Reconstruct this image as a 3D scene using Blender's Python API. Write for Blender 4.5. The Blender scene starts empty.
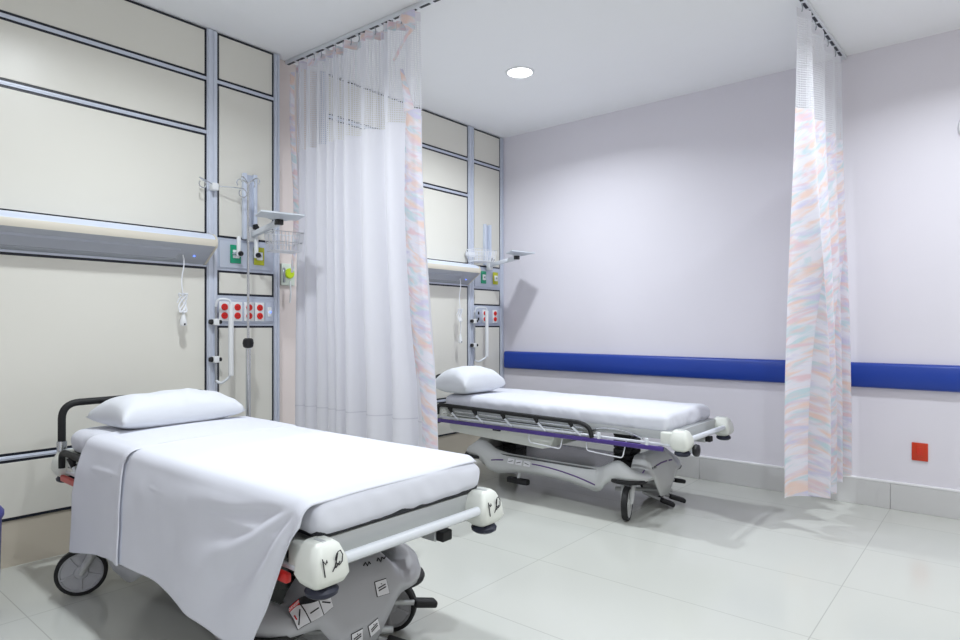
import bpy, bmesh, math, random
from mathutils import Vector, Matrix, noise
random.seed(7)
PI = math.pi
C = bpy.context.scene.collection
scene = bpy.context.scene

# ------------------------------------------------------------------ materials
def lin(c):
    return tuple(((v/255)/12.92 if v/255 <= .04045 else ((v/255+.055)/1.055)**2.4) for v in c)+(1,)
MATS = {}
def mat(name, rgb, rough=.5, metal=0, spec=.5, bump=0, bscale=200, var=0, vscale=3, emit=None, coat=0, transl=0):
    m = bpy.data.materials.new(name); m.use_nodes = True
    nt = m.node_tree; b = nt.nodes['Principled BSDF']
    b.inputs['Base Color'].default_value = lin(rgb)
    b.inputs['Roughness'].default_value = rough
    b.inputs['Metallic'].default_value = metal
    b.inputs['Specular IOR Level'].default_value = spec
    b.inputs['Coat Weight'].default_value = coat
    tc = nt.nodes.new('ShaderNodeTexCoord')
    if var:
        n = nt.nodes.new('ShaderNodeTexNoise'); n.inputs['Scale'].default_value = vscale
        n.inputs['Detail'].default_value = 4
        nt.links.new(tc.outputs['Object'], n.inputs['Vector'])
        r = nt.nodes.new('ShaderNodeMix'); r.data_type = 'RGBA'
        r.inputs['A'].default_value = lin(tuple(max(0, v-var) for v in rgb))
        r.inputs['B'].default_value = lin(tuple(min(255, v+var) for v in rgb))
        nt.links.new(n.outputs['Fac'], r.inputs['Factor'])
        nt.links.new(r.outputs['Result'], b.inputs['Base Color'])
    if bump:
        n2 = nt.nodes.new('ShaderNodeTexNoise'); n2.inputs['Scale'].default_value = bscale
        nt.links.new(tc.outputs['Object'], n2.inputs['Vector'])
        bp = nt.nodes.new('ShaderNodeBump'); bp.inputs['Strength'].default_value = bump
        bp.inputs['Distance'].default_value = .01
        nt.links.new(n2.outputs['Fac'], bp.inputs['Height'])
        nt.links.new(bp.outputs['Normal'], b.inputs['Normal'])
    if emit:
        b.inputs['Emission Color'].default_value = (*emit[:3], 1); b.inputs['Emission Strength'].default_value = emit[3]
    if transl:
        t = nt.nodes.new('ShaderNodeBsdfTranslucent'); t.inputs['Color'].default_value = lin(rgb)
        mx = nt.nodes.new('ShaderNodeMixShader'); mx.inputs['Fac'].default_value = transl
        out = nt.nodes['Material Output']
        nt.links.new(b.outputs['BSDF'], mx.inputs[1]); nt.links.new(t.outputs['BSDF'], mx.inputs[2])
        nt.links.new(mx.outputs['Shader'], out.inputs['Surface'])
    MATS[name] = m
    return m

mat('paint_wall', (231, 228, 236), .55, bump=.03, bscale=300, var=2, vscale=1.5)
mat('paint_wall_pink', (230, 219, 214), .6, bump=.03, bscale=300)
mat('paint_ceiling', (250, 251, 253), .7, bump=.03, bscale=400, var=2)
mat('skirting_tile', (212, 212, 212), .3, var=3)
mat('skirting_cream', (205, 196, 180), .35, var=3)
mat('white_trim', (240, 240, 242), .4)
mat('laminate_cream', (227, 225, 216), .32, var=2, vscale=2)
mat('gasket_black', (26, 30, 44), .4)
mat('aluminium', (212, 218, 232), .35, metal=.1, var=6, vscale=40)
mat('aluminium_bright', (216, 224, 240), .28, metal=.15)
mat('plate_grey', (196, 203, 218), .4, metal=.25)
mat('lamp_cream', (214, 208, 194), .35)
mat('lamp_grey', (176, 180, 190), .45)
mat('lamp_diffuser', (170, 174, 186), .2)
mat('plastic_white', (236, 238, 240), .35)
mat('plastic_offwhite', (226, 229, 222), .38, var=2, vscale=20)
mat('plastic_grey', (180, 181, 186), .42, var=3, vscale=8)
mat('plastic_light_grey', (196, 198, 198), .38, var=3, vscale=8)
mat('plastic_dark', (74, 76, 78), .18, spec=.7)
mat('black_rubber', (14, 15, 18), .6)
mat('black_plastic', (20, 20, 24), .35)
mat('navy_rubber', (28, 32, 52), .5)
mat('frame_grey', (186, 189, 190), .4, metal=.15)
mat('powder_white', (226, 230, 236), .3)
mat('chrome', (205, 208, 212), .18, metal=.9)
mat('steel', (170, 174, 180), .3, metal=.7)
mat('red_bar', (196, 40, 36), .35)
mat('purple_bar', (74, 54, 130), .35)
mat('purple_stripe', (84, 50, 120), .4)
mat('ink', (24, 24, 30), .6)
mat('label_white', (232, 232, 236), .4)
mat('label_red', (206, 30, 34), .4)
mat('mattress_navy', (22, 24, 34), .5)
mat('sheet_white', (222, 224, 233), .85, bump=.05, bscale=900, spec=.15)
mat('pillow_white', (224, 227, 233), .8, bump=.05, bscale=900, spec=.15)
mat('curtain_white', (240, 240, 246), .85, bump=.03, bscale=700, spec=.1, transl=.3)
mat('seam_thread', (222, 222, 230), .85)
mat('outlet_red', (222, 34, 26), .35)
mat('plate_red', (206, 58, 22), .35)
mat('gas_green', (22, 156, 116), .4)
mat('gas_yellow', (186, 190, 40), .4)
mat('lime', (196, 222, 30), .4)
mat('clear_plastic', (216, 226, 214), .15)
mat('guard_blue', (18, 60, 158), .38, bump=.02, bscale=300)
mat('bin_blue', (74, 76, 156), .4)
mat('tray_grey', (214, 220, 228), .35, metal=0)
mat('wire_white', (236, 238, 244), .4)
mat('blue_led', (70, 110, 255), .3, emit=(.1, .2, 1, 3))
mat('lamp_glow', (255, 255, 255), .3, emit=(1, 1, 1, 14))

def wheel_grey(): return MATS['plastic_grey']

# floor: large pale tiles with thin joints
m = bpy.data.materials.new('floor_tile'); m.use_nodes = True; MATS['floor_tile'] = m
nt = m.node_tree; b = nt.nodes['Principled BSDF']
tc = nt.nodes.new('ShaderNodeTexCoord'); mp = nt.nodes.new('ShaderNodeMapping')
mp.inputs['Location'].default_value = (-1.94+1.25*4, 2.155+.625*12, 0)
br = nt.nodes.new('ShaderNodeTexBrick')
br.offset = 0; br.inputs['Scale'].default_value = 1
br.inputs['Brick Width'].default_value = 1.25; br.inputs['Row Height'].default_value = .62
br.inputs['Mortar Size'].default_value = .0022; br.inputs['Mortar Smooth'].default_value = .1
br.inputs['Color1'].default_value = lin((203, 204, 197)); br.inputs['Color2'].default_value = lin((200, 202, 196))
br.inputs['Mortar'].default_value = lin((177, 178, 172))
nt.links.new(tc.outputs['Object'], mp.inputs['Vector']); nt.links.new(mp.outputs['Vector'], br.inputs['Vector'])
nt.links.new(br.outputs['Color'], b.inputs['Base Color'])
n = nt.nodes.new('ShaderNodeTexNoise'); n.inputs['Scale'].default_value = 2.5
nt.links.new(tc.outputs['Object'], n.inputs['Vector'])
mr = nt.nodes.new('ShaderNodeMapRange'); mr.inputs['To Min'].default_value = .13; mr.inputs['To Max'].default_value = .2
nt.links.new(n.outputs['Fac'], mr.inputs['Value']); nt.links.new(mr.outputs['Result'], b.inputs['Roughness'])
b.inputs['Specular IOR Level'].default_value = .5

# pastel brush-stroke print of the curtains
m = bpy.data.materials.new('pastel_print'); m.use_nodes = True; MATS['pastel_print'] = m
nt = m.node_tree; b = nt.nodes['Principled BSDF']; b.inputs['Roughness'].default_value = .85
b.inputs['Specular IOR Level'].default_value = .1
uv = nt.nodes.new('ShaderNodeUVMap')
def strokes(rot, sc, seed, lo, hi):
    mp = nt.nodes.new('ShaderNodeMapping'); mp.inputs['Rotation'].default_value = (0, 0, rot)
    mp.inputs['Location'].default_value = (seed, seed*1.7, 0)
    mp2 = nt.nodes.new('ShaderNodeMapping'); mp2.inputs['Scale'].default_value = sc
    nt.links.new(uv.outputs['UV'], mp.inputs['Vector']); nt.links.new(mp.outputs['Vector'], mp2.inputs['Vector'])
    n = nt.nodes.new('ShaderNodeTexNoise'); n.inputs['Scale'].default_value = 1; n.inputs['Detail'].default_value = 3
    n.inputs['Distortion'].default_value = .6
    nt.links.new(mp2.outputs['Vector'], n.inputs['Vector'])
    r = nt.nodes.new('ShaderNodeMapRange'); r.inputs['From Min'].default_value = lo; r.inputs['From Max'].default_value = hi
    nt.links.new(n.outputs['Fac'], r.inputs['Value'])
    return r.outputs['Result']
def mixc(a, col, fac):
    mx = nt.nodes.new('ShaderNodeMix'); mx.data_type = 'RGBA'
    mx.inputs['B'].default_value = lin(col)
    if isinstance(a, tuple): mx.inputs['A'].default_value = lin(a)
    else: nt.links.new(a, mx.inputs['A'])
    nt.links.new(fac, mx.inputs['Factor'])
    return mx.outputs['Result']
c = mixc((238, 236, 244), (242, 218, 208), strokes(-.5, (6.5, 21, 1), 3.1, .48, .64))
c = mixc(c, (208, 226, 232), strokes(-.6, (6, 23, 1), 11.7, .5, .66))
c = mixc(c, (236, 212, 218), strokes(-.4, (7, 20, 1), 7.3, .53, .68))
c = mixc(c, (218, 215, 236), strokes(-.3, (6, 20, 1), 19.3, .54, .7))
nt.links.new(c, b.inputs['Base Color'])
t = nt.nodes.new('ShaderNodeBsdfTranslucent'); nt.links.new(c, t.inputs['Color'])
mx = nt.nodes.new('ShaderNodeMixShader'); mx.inputs['Fac'].default_value = .3
nt.links.new(b.outputs['BSDF'], mx.inputs[1]); nt.links.new(t.outputs['BSDF'], mx.inputs[2])
nt.links.new(mx.outputs['Shader'], nt.nodes['Material Output'].inputs['Surface'])

# open net of the curtain tops: white threads with real gaps
m = bpy.data.materials.new('curtain_net'); m.use_nodes = True; MATS['curtain_net'] = m
nt = m.node_tree; b = nt.nodes['Principled BSDF']; b.inputs['Roughness'].default_value = .8
b.inputs['Base Color'].default_value = lin((240, 241, 246)); b.inputs['Specular IOR Level'].default_value = .1
uv = nt.nodes.new('ShaderNodeUVMap'); sp = nt.nodes.new('ShaderNodeSeparateXYZ'); nt.links.new(uv.outputs['UV'], sp.inputs['Vector'])
def thread(o, pitch, duty):
    a = nt.nodes.new('ShaderNodeMath'); a.operation = 'MULTIPLY'; a.inputs[1].default_value = 1/pitch
    f = nt.nodes.new('ShaderNodeMath'); f.operation = 'FRACT'
    l = nt.nodes.new('ShaderNodeMath'); l.operation = 'LESS_THAN'; l.inputs[1].default_value = duty
    nt.links.new(o, a.inputs[0]); nt.links.new(a.outputs[0], f.inputs[0]); nt.links.new(f.outputs[0], l.inputs[0])
    return l.outputs[0]
mxm = nt.nodes.new('ShaderNodeMath'); mxm.operation = 'MAXIMUM'
nt.links.new(thread(sp.outputs['X'], .013, .42), mxm.inputs[0]); nt.links.new(thread(sp.outputs['Y'], .013, .38), mxm.inputs[1])
tr = nt.nodes.new('ShaderNodeBsdfTransparent'); mx = nt.nodes.new('ShaderNodeMixShader')
t2 = nt.nodes.new('ShaderNodeBsdfTranslucent'); t2.inputs['Color'].default_value = lin((240, 241, 246))
mx2 = nt.nodes.new('ShaderNodeMixShader'); mx2.inputs['Fac'].default_value = .35
nt.links.new(b.outputs['BSDF'], mx2.inputs[1]); nt.links.new(t2.outputs['BSDF'], mx2.inputs[2])
nt.links.new(mxm.outputs[0], mx.inputs['Fac']); nt.links.new(tr.outputs['BSDF'], mx.inputs[1]); nt.links.new(mx2.outputs['Shader'], mx.inputs[2])
nt.links.new(mx.outputs['Shader'], nt.nodes['Material Output'].inputs['Surface'])

# ------------------------------------------------------------------ mesh helpers
class MB:
    def __init__(s): s.bm = bmesh.new(); s.uv = None
    def box(s, lo, hi, bev=0, seg=2, M=None):
        r = bmesh.ops.create_cube(s.bm, size=1)
        vs = r['verts']
        sz = [hi[i]-lo[i] for i in range(3)]; ct = [(hi[i]+lo[i])/2 for i in range(3)]
        for v in vs: v.co = Vector((v.co.x*sz[0]+ct[0], v.co.y*sz[1]+ct[1], v.co.z*sz[2]+ct[2]))
        es = list({e for v in vs for e in v.link_edges})
        new = vs
        if bev:
            bev = min(bev, min(sz)*.49)
            rr = bmesh.ops.bevel(s.bm, geom=es, offset=bev, segments=seg, affect='EDGES', profile=.5)
            new = list({v for f in rr['faces'] for v in f.verts} | {v for v in vs if v.is_valid})
        if M is not None:
            for v in new: v.co = M @ v.co
        return s
    def tube(s, pts, r, n=12, caps=True, radii=None):
        pts = [Vector(p) for p in pts]
        rings = []
        t0 = (pts[1]-pts[0]).normalized()
        up = Vector((0, 0, 1)) if abs(t0.z) < .9 else Vector((1, 0, 0))
        nrm = t0.cross(up).normalized()
        for i, p in enumerate(pts):
            if i == 0: t = t0
            elif i == len(pts)-1: t = (pts[i]-pts[i-1]).normalized()
            else: t = ((pts[i]-pts[i-1]).normalized()+(pts[i+1]-pts[i]).normalized()).normalized()
            nrm = (nrm - t*nrm.dot(t)).normalized()
            bn = t.cross(nrm)
            rr = radii[i] if radii else r
            rings.append([s.bm.verts.new(p+nrm*math.cos(2*PI*k/n)*rr+bn*math.sin(2*PI*k/n)*rr) for k in range(n)])
        for a, b in zip(rings, rings[1:]):
            for k in range(n): s.bm.faces.new((a[k], a[(k+1) % n], b[(k+1) % n], b[k]))
        if caps:
            s.bm.faces.new(rings[0][::-1]); s.bm.faces.new(rings[-1])
        return s
    def lathe(s, prof, n=24, M=None):
        """prof: (radius, z) list, about z"""
        rings = []
        for r, z in prof:
            if r < 1e-5:
                rings.append([s.bm.verts.new((0, 0, z))])
            else:
                rings.append([s.bm.verts.new((r*math.cos(2*PI*k/n), r*math.sin(2*PI*k/n), z)) for k in range(n)])
        for a, b in zip(rings, rings[1:]):
            for k in range(n):
                k2 = (k+1) % n
                if len(a) == 1 and len(b) == 1: continue
                if len(a) == 1: s.bm.faces.new((a[0], b[k2], b[k]))
                elif len(b) == 1: s.bm.faces.new((a[k], a[k2], b[0]))
                else: s.bm.faces.new((a[k], a[k2], b[k2], b[k]))
        if M is not None:
            for ring in rings:
                for v in ring: v.co = M @ v.co
        return s
    def prism(s, poly, a, b, axis='y'):
        """poly in the plane normal to axis, extruded from a to b"""
        def mk(p, t):
            return {'y': (p[0], t, p[1]), 'x': (t, p[0], p[1]), 'z': (p[0], p[1], t)}[axis]
        A = [s.bm.verts.new(mk(p, a)) for p in poly]; B = [s.bm.verts.new(mk(p, b)) for p in poly]
        n = len(poly)
        for k in range(n): s.bm.faces.new((A[k], A[(k+1) % n], B[(k+1) % n], B[k]))
        s.bm.faces.new(A[::-1]); s.bm.faces.new(B)
        return s
    def grid(s, fn, nu, nv, uvfn=None, closed_u=False):
        vs = [[s.bm.verts.new(fn(i/(nu-1) if not closed_u else i/nu, j/(nv-1))) for j in range(nv)] for i in range(nu)]
        if uvfn and s.uv is None: s.uv = s.bm.loops.layers.uv.new('UVMap')
        for i in range(nu if closed_u else nu-1):
            for j in range(nv-1):
                i2 = (i+1) % nu
                f = s.bm.faces.new((vs[i][j], vs[i2][j], vs[i2][j+1], vs[i][j+1]))
                if uvfn:
                    for l, (a, b) in zip(f.loops, ((i, j), (i+1, j), (i+1, j+1), (i, j+1))):
                        l[s.uv].uv = uvfn(a/(nu-1), b/(nv-1))
        return vs
    def build(s, name, material, parent=None, loc=None, rz=0, smooth=True, angle=40, recalc=True):
        if recalc: bmesh.ops.recalc_face_normals(s.bm, faces=s.bm.faces[:])
        me = bpy.data.meshes.new(name)
        if smooth:
            for f in s.bm.faces: f.smooth = True
            for e in s.bm.edges:
                if len(e.link_faces) == 2 and e.calc_face_angle(0) > math.radians(angle): e.smooth = False
        s.bm.to_mesh(me); s.bm.free()
        me.materials.append(MATS[material])
        o = bpy.data.objects.new(name, me); C.objects.link(o)
        if parent: o.parent = parent
        if loc: o.location = loc
        if rz: o.rotation_euler = (0, 0, rz)
        return o

def fillet(pts, r, seg=6):
    pts = [Vector(p) for p in pts]; out = [pts[0]]
    for a, p, b in zip(pts, pts[1:], pts[2:]):
        d1 = (a-p); d2 = (b-p); rr = min(r, d1.length*.49, d2.length*.49)
        p1 = p+d1.normalized()*rr; p2 = p+d2.normalized()*rr
        for k in range(seg+1):
            t = k/seg; out.append(p1*(1-t)**2+p*2*t*(1-t)+p2*t*t)
    out.append(pts[-1]); return out

def thing(name, label, cat, loc=(0, 0, 0), rz=0, group=None):
    o = bpy.data.objects.new(name, None); C.objects.link(o); o.empty_display_size = .1
    o.location = loc; o.rotation_euler = (0, 0, rz)
    return tag(o, label, cat, group)
def tag(o, label, cat, group=None):
    o['label'] = label; o['category'] = cat
    if group: o['group'] = group
    return o
def struct(o): o['kind'] = 'structure'; return o
def box(lo, hi, name, material, parent=None, bev=0, seg=2):
    return MB().box(lo, hi, bev, seg).build(name, material, parent)
def sstep(a, b, x):
    t = min(1, max(0, (x-a)/(b-a))); return t*t*(3-2*t)
def lerp_tab(tab, x):
    if x <= tab[0][0]: return tab[0][1]
    for (a, va), (b, vb) in zip(tab, tab[1:]):
        if x <= b: return va+(vb-va)*(x-a)/(b-a)
    return tab[-1][1]
def evaluated(o, mods):
    """apply modifiers set up by mods(o) and keep the result as the object's mesh"""
    mods(o)
    dg = bpy.context.evaluated_depsgraph_get()
    me = bpy.data.meshes.new_from_object(o.evaluated_get(dg))
    o.modifiers.clear(); old = o.data; o.data = me; me.name = old.name
    return o
HC = 3.02

# ------------------------------------------------------------------ setting
struct(box((-.2, -7.2, -.1), (6.6, .12, 0), 'floor', 'floor_tile'))
struct(box((-.2, -7.2, HC), (6.6, .12, HC+.1), 'ceiling', 'paint_ceiling'))
struct(box((-.2, -7.2, 0), (-.06, .12, HC), 'wall_left', 'paint_wall_pink'))
struct(box((-.06, 0, 0), (6.6, .12, HC), 'wall_back', 'paint_wall'))
struct(box((-.2, -7.3, 0), (6.6, -7.2, HC), 'wall_front_unseen', 'paint_wall'))  # unseen wall behind the camera, added to cut the fill light
mbk = MB()
x = -.06
while x < 6.5:
    x2 = min(6.6, {True: .69, False: x+1.25}[x < 0])
    mbk.box((x+.001, -.012, 0), (x2-.001, .001, .166), .0015, 1); x = x2
struct(mbk.build('baseboard_back', 'skirting_tile'))
struct(box((-.06, -.014, .166), (6.6, .001, .182), 'trim_1', 'white_trim', bev=.004))
struct(box((-.06, -7.2, 0), (-.012, -.04, .228), 'baseboard_left', 'skirting_cream'))

# ------------------------------------------------------------------ headwalls
def headwall(p1, e1, wide0, left_post, label):
    """p1: (y0,y1) of the post beside the column, e1: end post, wide0: where the wide bay starts"""
    t = thing('headwall_unit', label, 'wall panel', (0, (p1[0]+p1[1])/2, .228), 0, 'panelled bed headwalls')
    oy = (p1[0]+p1[1])/2
    def panel(y0, y1, z0, z1, material='laminate_cream', fr=.014):
        g = MB()
        g.box((-.058, y0-oy, z0-.228), (-.004, y1-oy, z1-.228))
        go = box((-.010, y0+fr-oy, z0+fr-.228), (.001, y1-fr-oy, z1-fr-.228), 'panel', material, t, .001, 1)
        g.build('gasket', 'gasket_black', go)
    def rail(y0, y1, z0, z1, name='cross_rail'):
        m_ = MB().box((-.059, y0-oy, z0-.228), (.002, y1-oy, z1-.228), .002, 1)
        m_.box((-.01, y0-oy, (z0+z1)/2-.228-.0025), (.005, y1-oy, (z0+z1)/2-.228+.0025), .001, 1)
        m_.build(name, 'aluminium', t)
    def post(y0, y1):
        w = y1-y0
        m_ = MB().box((-.0595, y0-oy, 0), (.006, y1-oy, HC-.232), .002, 1)
        for s_ in (.08, .62):
            m_.box((0, y0-oy+w*s_, .002), (.014, y0-oy+w*(s_+.3), HC-.234), .003, 2)
        m_.build('post', 'aluminium', t)
    # wide bay
    for z0, z1 in ((2.72, 3.015), (2.39, 2.70), (1.75, 2.37), (.55, 1.553), (.232, .53)):
        panel(wide0, p1[0], z0, z1)
    for z0, z1 in ((2.70, 2.72), (2.37, 2.39), (1.553, 1.75), (.53, .55)): rail(wide0, p1[0], z0, z1)
    # narrow column
    for z0, z1 in ((2.72, 3.015), (1.742, 2.70), (1.382, 1.538), (.55, 1.192), (.232, .53)):
        panel(p1[1], e1[0], z0, z1)
    rail(p1[1], e1[0], 2.70, 2.72); rail(p1[1], e1[0], .53, .55)
    for nm, z0, z1 in (('gas_plate', 1.538, 1.742), ('socket_plate', 1.192, 1.382)):
        m_ = MB().box((-.058, p1[1]-oy, z0-.228), (.001, e1[0]-oy, z1-.228))
        m_.box((0, p1[1]+.01-oy, z0+.018-.228), (.012, e1[0]-.012-oy, z1-.018-.228), .004, 2)
        m_.build(nm, 'plate_grey', t)
    post(*p1); post(*e1)
    if left_post: post(*left_post)
    return t
headwall((-2.972, -2.906), (-2.510, -2.470), -4.85, None, 'cream panelled headwall with silver posts and black gaskets behind the near bed')
headwall((-.522, -.446), (-.046, -.004), -2.08, (-2.13, -2.08), 'cream panelled headwall in the room corner behind the far bed')

def reading_lamp(y0, y1, label):
    t = thing('reading_lamp', label, 'lamp', (.0055, y1, 1.565), 0, 'over-bed reading lamps')
    L = y0-y1; Z = 1.565
    top = [(0, 1.748), (.06, 1.747), (.11, 1.738), (.14, 1.722), (.152, 1.703), (0, 1.703)]
    MB().prism([(a, z-Z) for a, z in top], L, -.012, 'y').build('top_extrusion', 'aluminium_bright', t, angle=50)
    fr = [(0, 1.703), (.152, 1.703), (.158, 1.682), (.152, 1.662), (0, 1.662)]
    MB().prism([(a, z-Z) for a, z in fr], L, -.012, 'y').build('front_cover', 'lamp_cream', t, angle=50)
    un = [(0, 1.662), (.151, 1.662), (.137, 1.653), (.012, 1.566), (0, 1.566)]
    un_o = MB().prism([(a, z-Z) for a, z in un], L, -.012, 'y').build('underside', 'lamp_grey', t)
    # long recessed diffuser on the sloping underside
    d = MB(); n_ = Vector((.090, 0, -.125)).normalized()
    for off, w, (ya, yb), nm, mt in ((.0, .050, (L+.38, -.20), 'diffuser', 'lamp_diffuser'),):
        d = MB()
        c0 = Vector((.0745, 0, 1.611-Z)); tdir = Vector((.125, 0, .090)).normalized()
        ps = []
        for s1, h in ((-1, .0), (-.72, .009), (.72, .009), (1, .0)):
            p = c0+tdir*w*s1+n_*h; ps.append((p.x, p.z))
        ps += [((c0+tdir*w-n_*.004).x, (c0+tdir*w-n_*.004).z), ((c0-tdir*w-n_*.004).x, (c0-tdir*w-n_*.004).z)]
        d.prism(ps, ya, yb, 'y').build(nm, mt, t, angle=20)
    cap = [(0, 1.75), (.06, 1.749), (.112, 1.74), (.142, 1.724), (.155, 1.704), (.161, 1.682), (.155, 1.66), (.14, 1.651), (.013, 1.563), (0, 1.563)]
    MB().prism([(a, z-Z) for a, z in cap], -.012, 0, 'y').build('end_cap', 'lamp_cream', t, angle=50)
    MB().prism([(a, z-Z) for a, z in cap], L-.012, L, 'y').build('end_cap', 'lamp_cream', t, angle=50)
    MB().lathe([(0, -.004), (.006, -.004), (.006, .004), (0, .004)], 12, Matrix.Translation((.066, -.10, 1.605-Z))).build('pilot_light', 'blue_led', t)
    return t
reading_lamp(-4.85, -2.985, 'long silver and cream reading lamp above the near bed')
reading_lamp(-2.06, -.535, 'reading lamp above the far bed, half hidden by the white curtain')

def call_cord(x, y, z0, zk, zend, label, two):
    """pull cord with a coiled knot and a pear-shaped call button"""
    t = thing('call_cord', label, 'call button', (x, y, z0))
    zc = zk-z0
    pts = [(0, 0, .012)]+[(.004*math.sin(i*1.1), .006*math.sin(i*.8), zc*i/8) for i in range(1, 9)]
    pts[0] = (0, 0, -.006); MB().tube(pts, .0035, 8).build('cord', 'wire_white', t)
    k = MB(); cp = []
    for i in range(64):
        a = i/63*2*PI*4.5
        cp.append((.010*math.cos(a)+.006*math.sin(a*.37), .024*math.sin(a*.83), zc-.045+.055*math.cos(a*.5)))
    k.tube(cp, .0038, 6).build('coiled_cord', 'wire_white', t)
    ze = zend-z0
    p2 = [(0, 0, zc-.08), (.004, .012, zc-.08+(ze-zc+.16)*.5), (0, .004, ze+.07)]
    MB().tube(fillet(p2, .05), .0035, 8).build('cord', 'wire_white', t)
    b_ = MB().lathe([(0, 0), (.016, .002), (.019, .012), (.018, .03), (.011, .06), (.006, .078), (0, .08)], 20, Matrix.Translation((0, .004, ze)))
    bo = b_.build('push_button_body', 'plastic_white', t)
    MB().lathe([(0, -.008), (.007, -.007), (.008, .004), (0, .006)], 14, Matrix.Translation((.012, .004, ze+.012))).build('button', 'black_plastic', bo)
call_cord(.078, -3.155, 1.612, 1.37, 1.19, 'white call button on a short knotted cord over the near bed', 0)
call_cord(.078, -.72, 1.612, 1.33, 1.04, 'white call button on a long cord hanging over the far bed', 0)

# ---- power outlets
def outlet(y, z, label, w=.068, h=.122, grp='red power outlets on the headwalls'):
    t = thing('power_outlet', label, 'power outlet', (.0125, y, z-h/2), 0, grp)
    MB().box((0, -w/2, 0), (.007, w/2, h), .003, 2).build('face_plate', 'plastic_white', t)
    for dz in (.034, .088):
        s_ = MB().lathe([(0, 0), (.021, 0), (.021, .006), (.019, .008), (0, .008)], 24, Matrix.Translation((.006, 0, dz)) @ Matrix.Rotation(PI/2, 4, 'Y'))
        so = s_.build('socket', 'outlet_red', t)
        sl = MB()
        for dy in (-.007, .007): sl.box((.0135, dy-.0015, dz-.004), (.0146, dy+.0015, dz+.006))
        sl.box((.0135, -.002, dz-.012), (.0146, .002, dz-.008)); sl.build('slot', 'black_plastic', so)
for y, lb in ((-2.868, 'leftmost red duplex outlet on the near headwall, behind the grab handle'), (-2.781, 'second red duplex outlet from left on the near headwall'),
              (-2.700, 'red duplex outlet behind the drip pole, near headwall'), (-2.625, 'rightmost red duplex outlet on near headwall, beside the blue-lit switch')):
    outlet(y, 1.282, lb)
for y, lb in ((-.300, 'left red duplex outlet on the far headwall'), (-.148, 'right red duplex outlet on the far headwall by the corner')):
    outlet(y, 1.282, lb)
def wall_switch(y, label):
    t = thing('light_switch', label, 'switch', (.0125, y, 1.222), 0)
    MB().box((0, -.030, 0), (.007, .030, .122), .003, 2).build('face_plate', 'plate_grey', t)
    MB().box((.006, -.014, .03), (.011, .014, .092), .002, 2).build('rocker', 'plastic_white', t)
    MB().lathe([(0, 0), (.006, 0), (.006, .004), (0, .005)], 14, Matrix.Translation((.0105, .004, .06)) @ Matrix.Rotation(PI/2, 4, 'Y')).build('pilot_light', 'blue_led', t)
wall_switch(-2.555, 'grey wall switch with blue light right of the red outlets, near headwall')
def data_socket(y, label):
    t = thing('data_socket', label, 'socket', (.0125, y, 1.222), 0)
    MB().box((0, -.026, 0), (.007, .026, .122), .003, 2).build('face_plate', 'plate_grey', t)
    for dz in (.032, .088): MB().box((.006, -.011, dz-.014), (.009, .011, dz+.014), .002, 1).build('port', 'black_plastic', t)
data_socket(-.395, 'grey plate with two dark ports left of the far headwall outlets')

# ---- gas outlets and flowmeters
def gas_outlet(y, col, label, z=1.645):
    t = thing('gas_outlet', label, 'gas outlet', (.0125, y, z-.058), 0, 'medical gas outlets on the headwalls')
    MB().box((0, -.036, 0), (.008, .036, .116), .003, 2).build('face_plate', col, t)
    MB().box((.007, -.022, .032), (.016, .022, .084), .004, 2).build('connector', 'plastic_white', t)
    MB().lathe([(0, 0), (.010, 0), (.010, .006), (.004, .007), (0, .003)], 16, Matrix.Translation((.0155, 0, .058)) @ Matrix.Rotation(PI/2, 4, 'Y')).build('port', 'steel', t)
gas_outlet(-2.792, 'gas_green', 'green medical gas outlet on the near headwall')
gas_outlet(-2.628, 'gas_yellow', 'yellow-green medical gas outlet on the near headwall')
gas_outlet(-.318, 'gas_green', 'green medical gas outlet on the far headwall')
gas_outlet(-.140, 'gas_yellow', 'yellow-green medical gas outlet on the far headwall')
def flowmeter(y, side, z, label):
    t = thing('flowmeter', label, 'flowmeter', (.036, y, z), 0, 'flowmeters plugged into the gas outlets')
    MB().tube([(-.008, 0, 0), (.035, 0, 0)], .010, 12).build('adaptor', 'chrome', t)
    MB().lathe([(0, -.02), (.012, -.02), (.015, .0), (.013, .02), (.013, .095), (.010, .105), (0, .107)], 18, Matrix.Translation((.045, side*.012, 0))).build('flow_tube', 'plastic_white', t)
    MB().lathe([(0, 0), (.013, .001), (.016, .008), (.016, .018), (.012, .024), (0, .026)], 18, Matrix.Translation((.056, side*.012, -.004)) @ Matrix.Rotation(PI/2, 4, 'Y')).build('control_knob', 'black_plastic', t)
flowmeter(-2.812, .5, 1.645, 'white flowmeter with black knob on the green outlet, near headwall')
flowmeter(-2.672, -1.2, 1.645, 'white flowmeter with black knob on the yellow outlet, near headwall')

# ---- suction regulator on the pink wall between the headwalls
t = thing('suction_regulator', 'lime-green suction regulator in clear box on pink wall beside the white curtain', 'regulator', (-.06, -2.375, 1.47))
MB().box((0, -.05, 0), (.02, .055, .15), .004, 2).build('back_plate', 'clear_plastic', t)
MB().lathe([(0, 0), (.034, 0), (.036, .012), (.03, .02), (0, .022)], 24, Matrix.Translation((.019, .008, .082)) @ Matrix.Rotation(PI/2, 4, 'Y')).build('gauge', 'lime', t)
MB().box((.019, -.042, .02), (.032, -.026, .12), .003, 1).build('valve', 'steel', t)
MB().tube([(.03, .01, .03), (.035, .012, -.05), (.03, .01, -.12)], .006, 8).build('hose', 'plastic_white', t)

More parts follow.
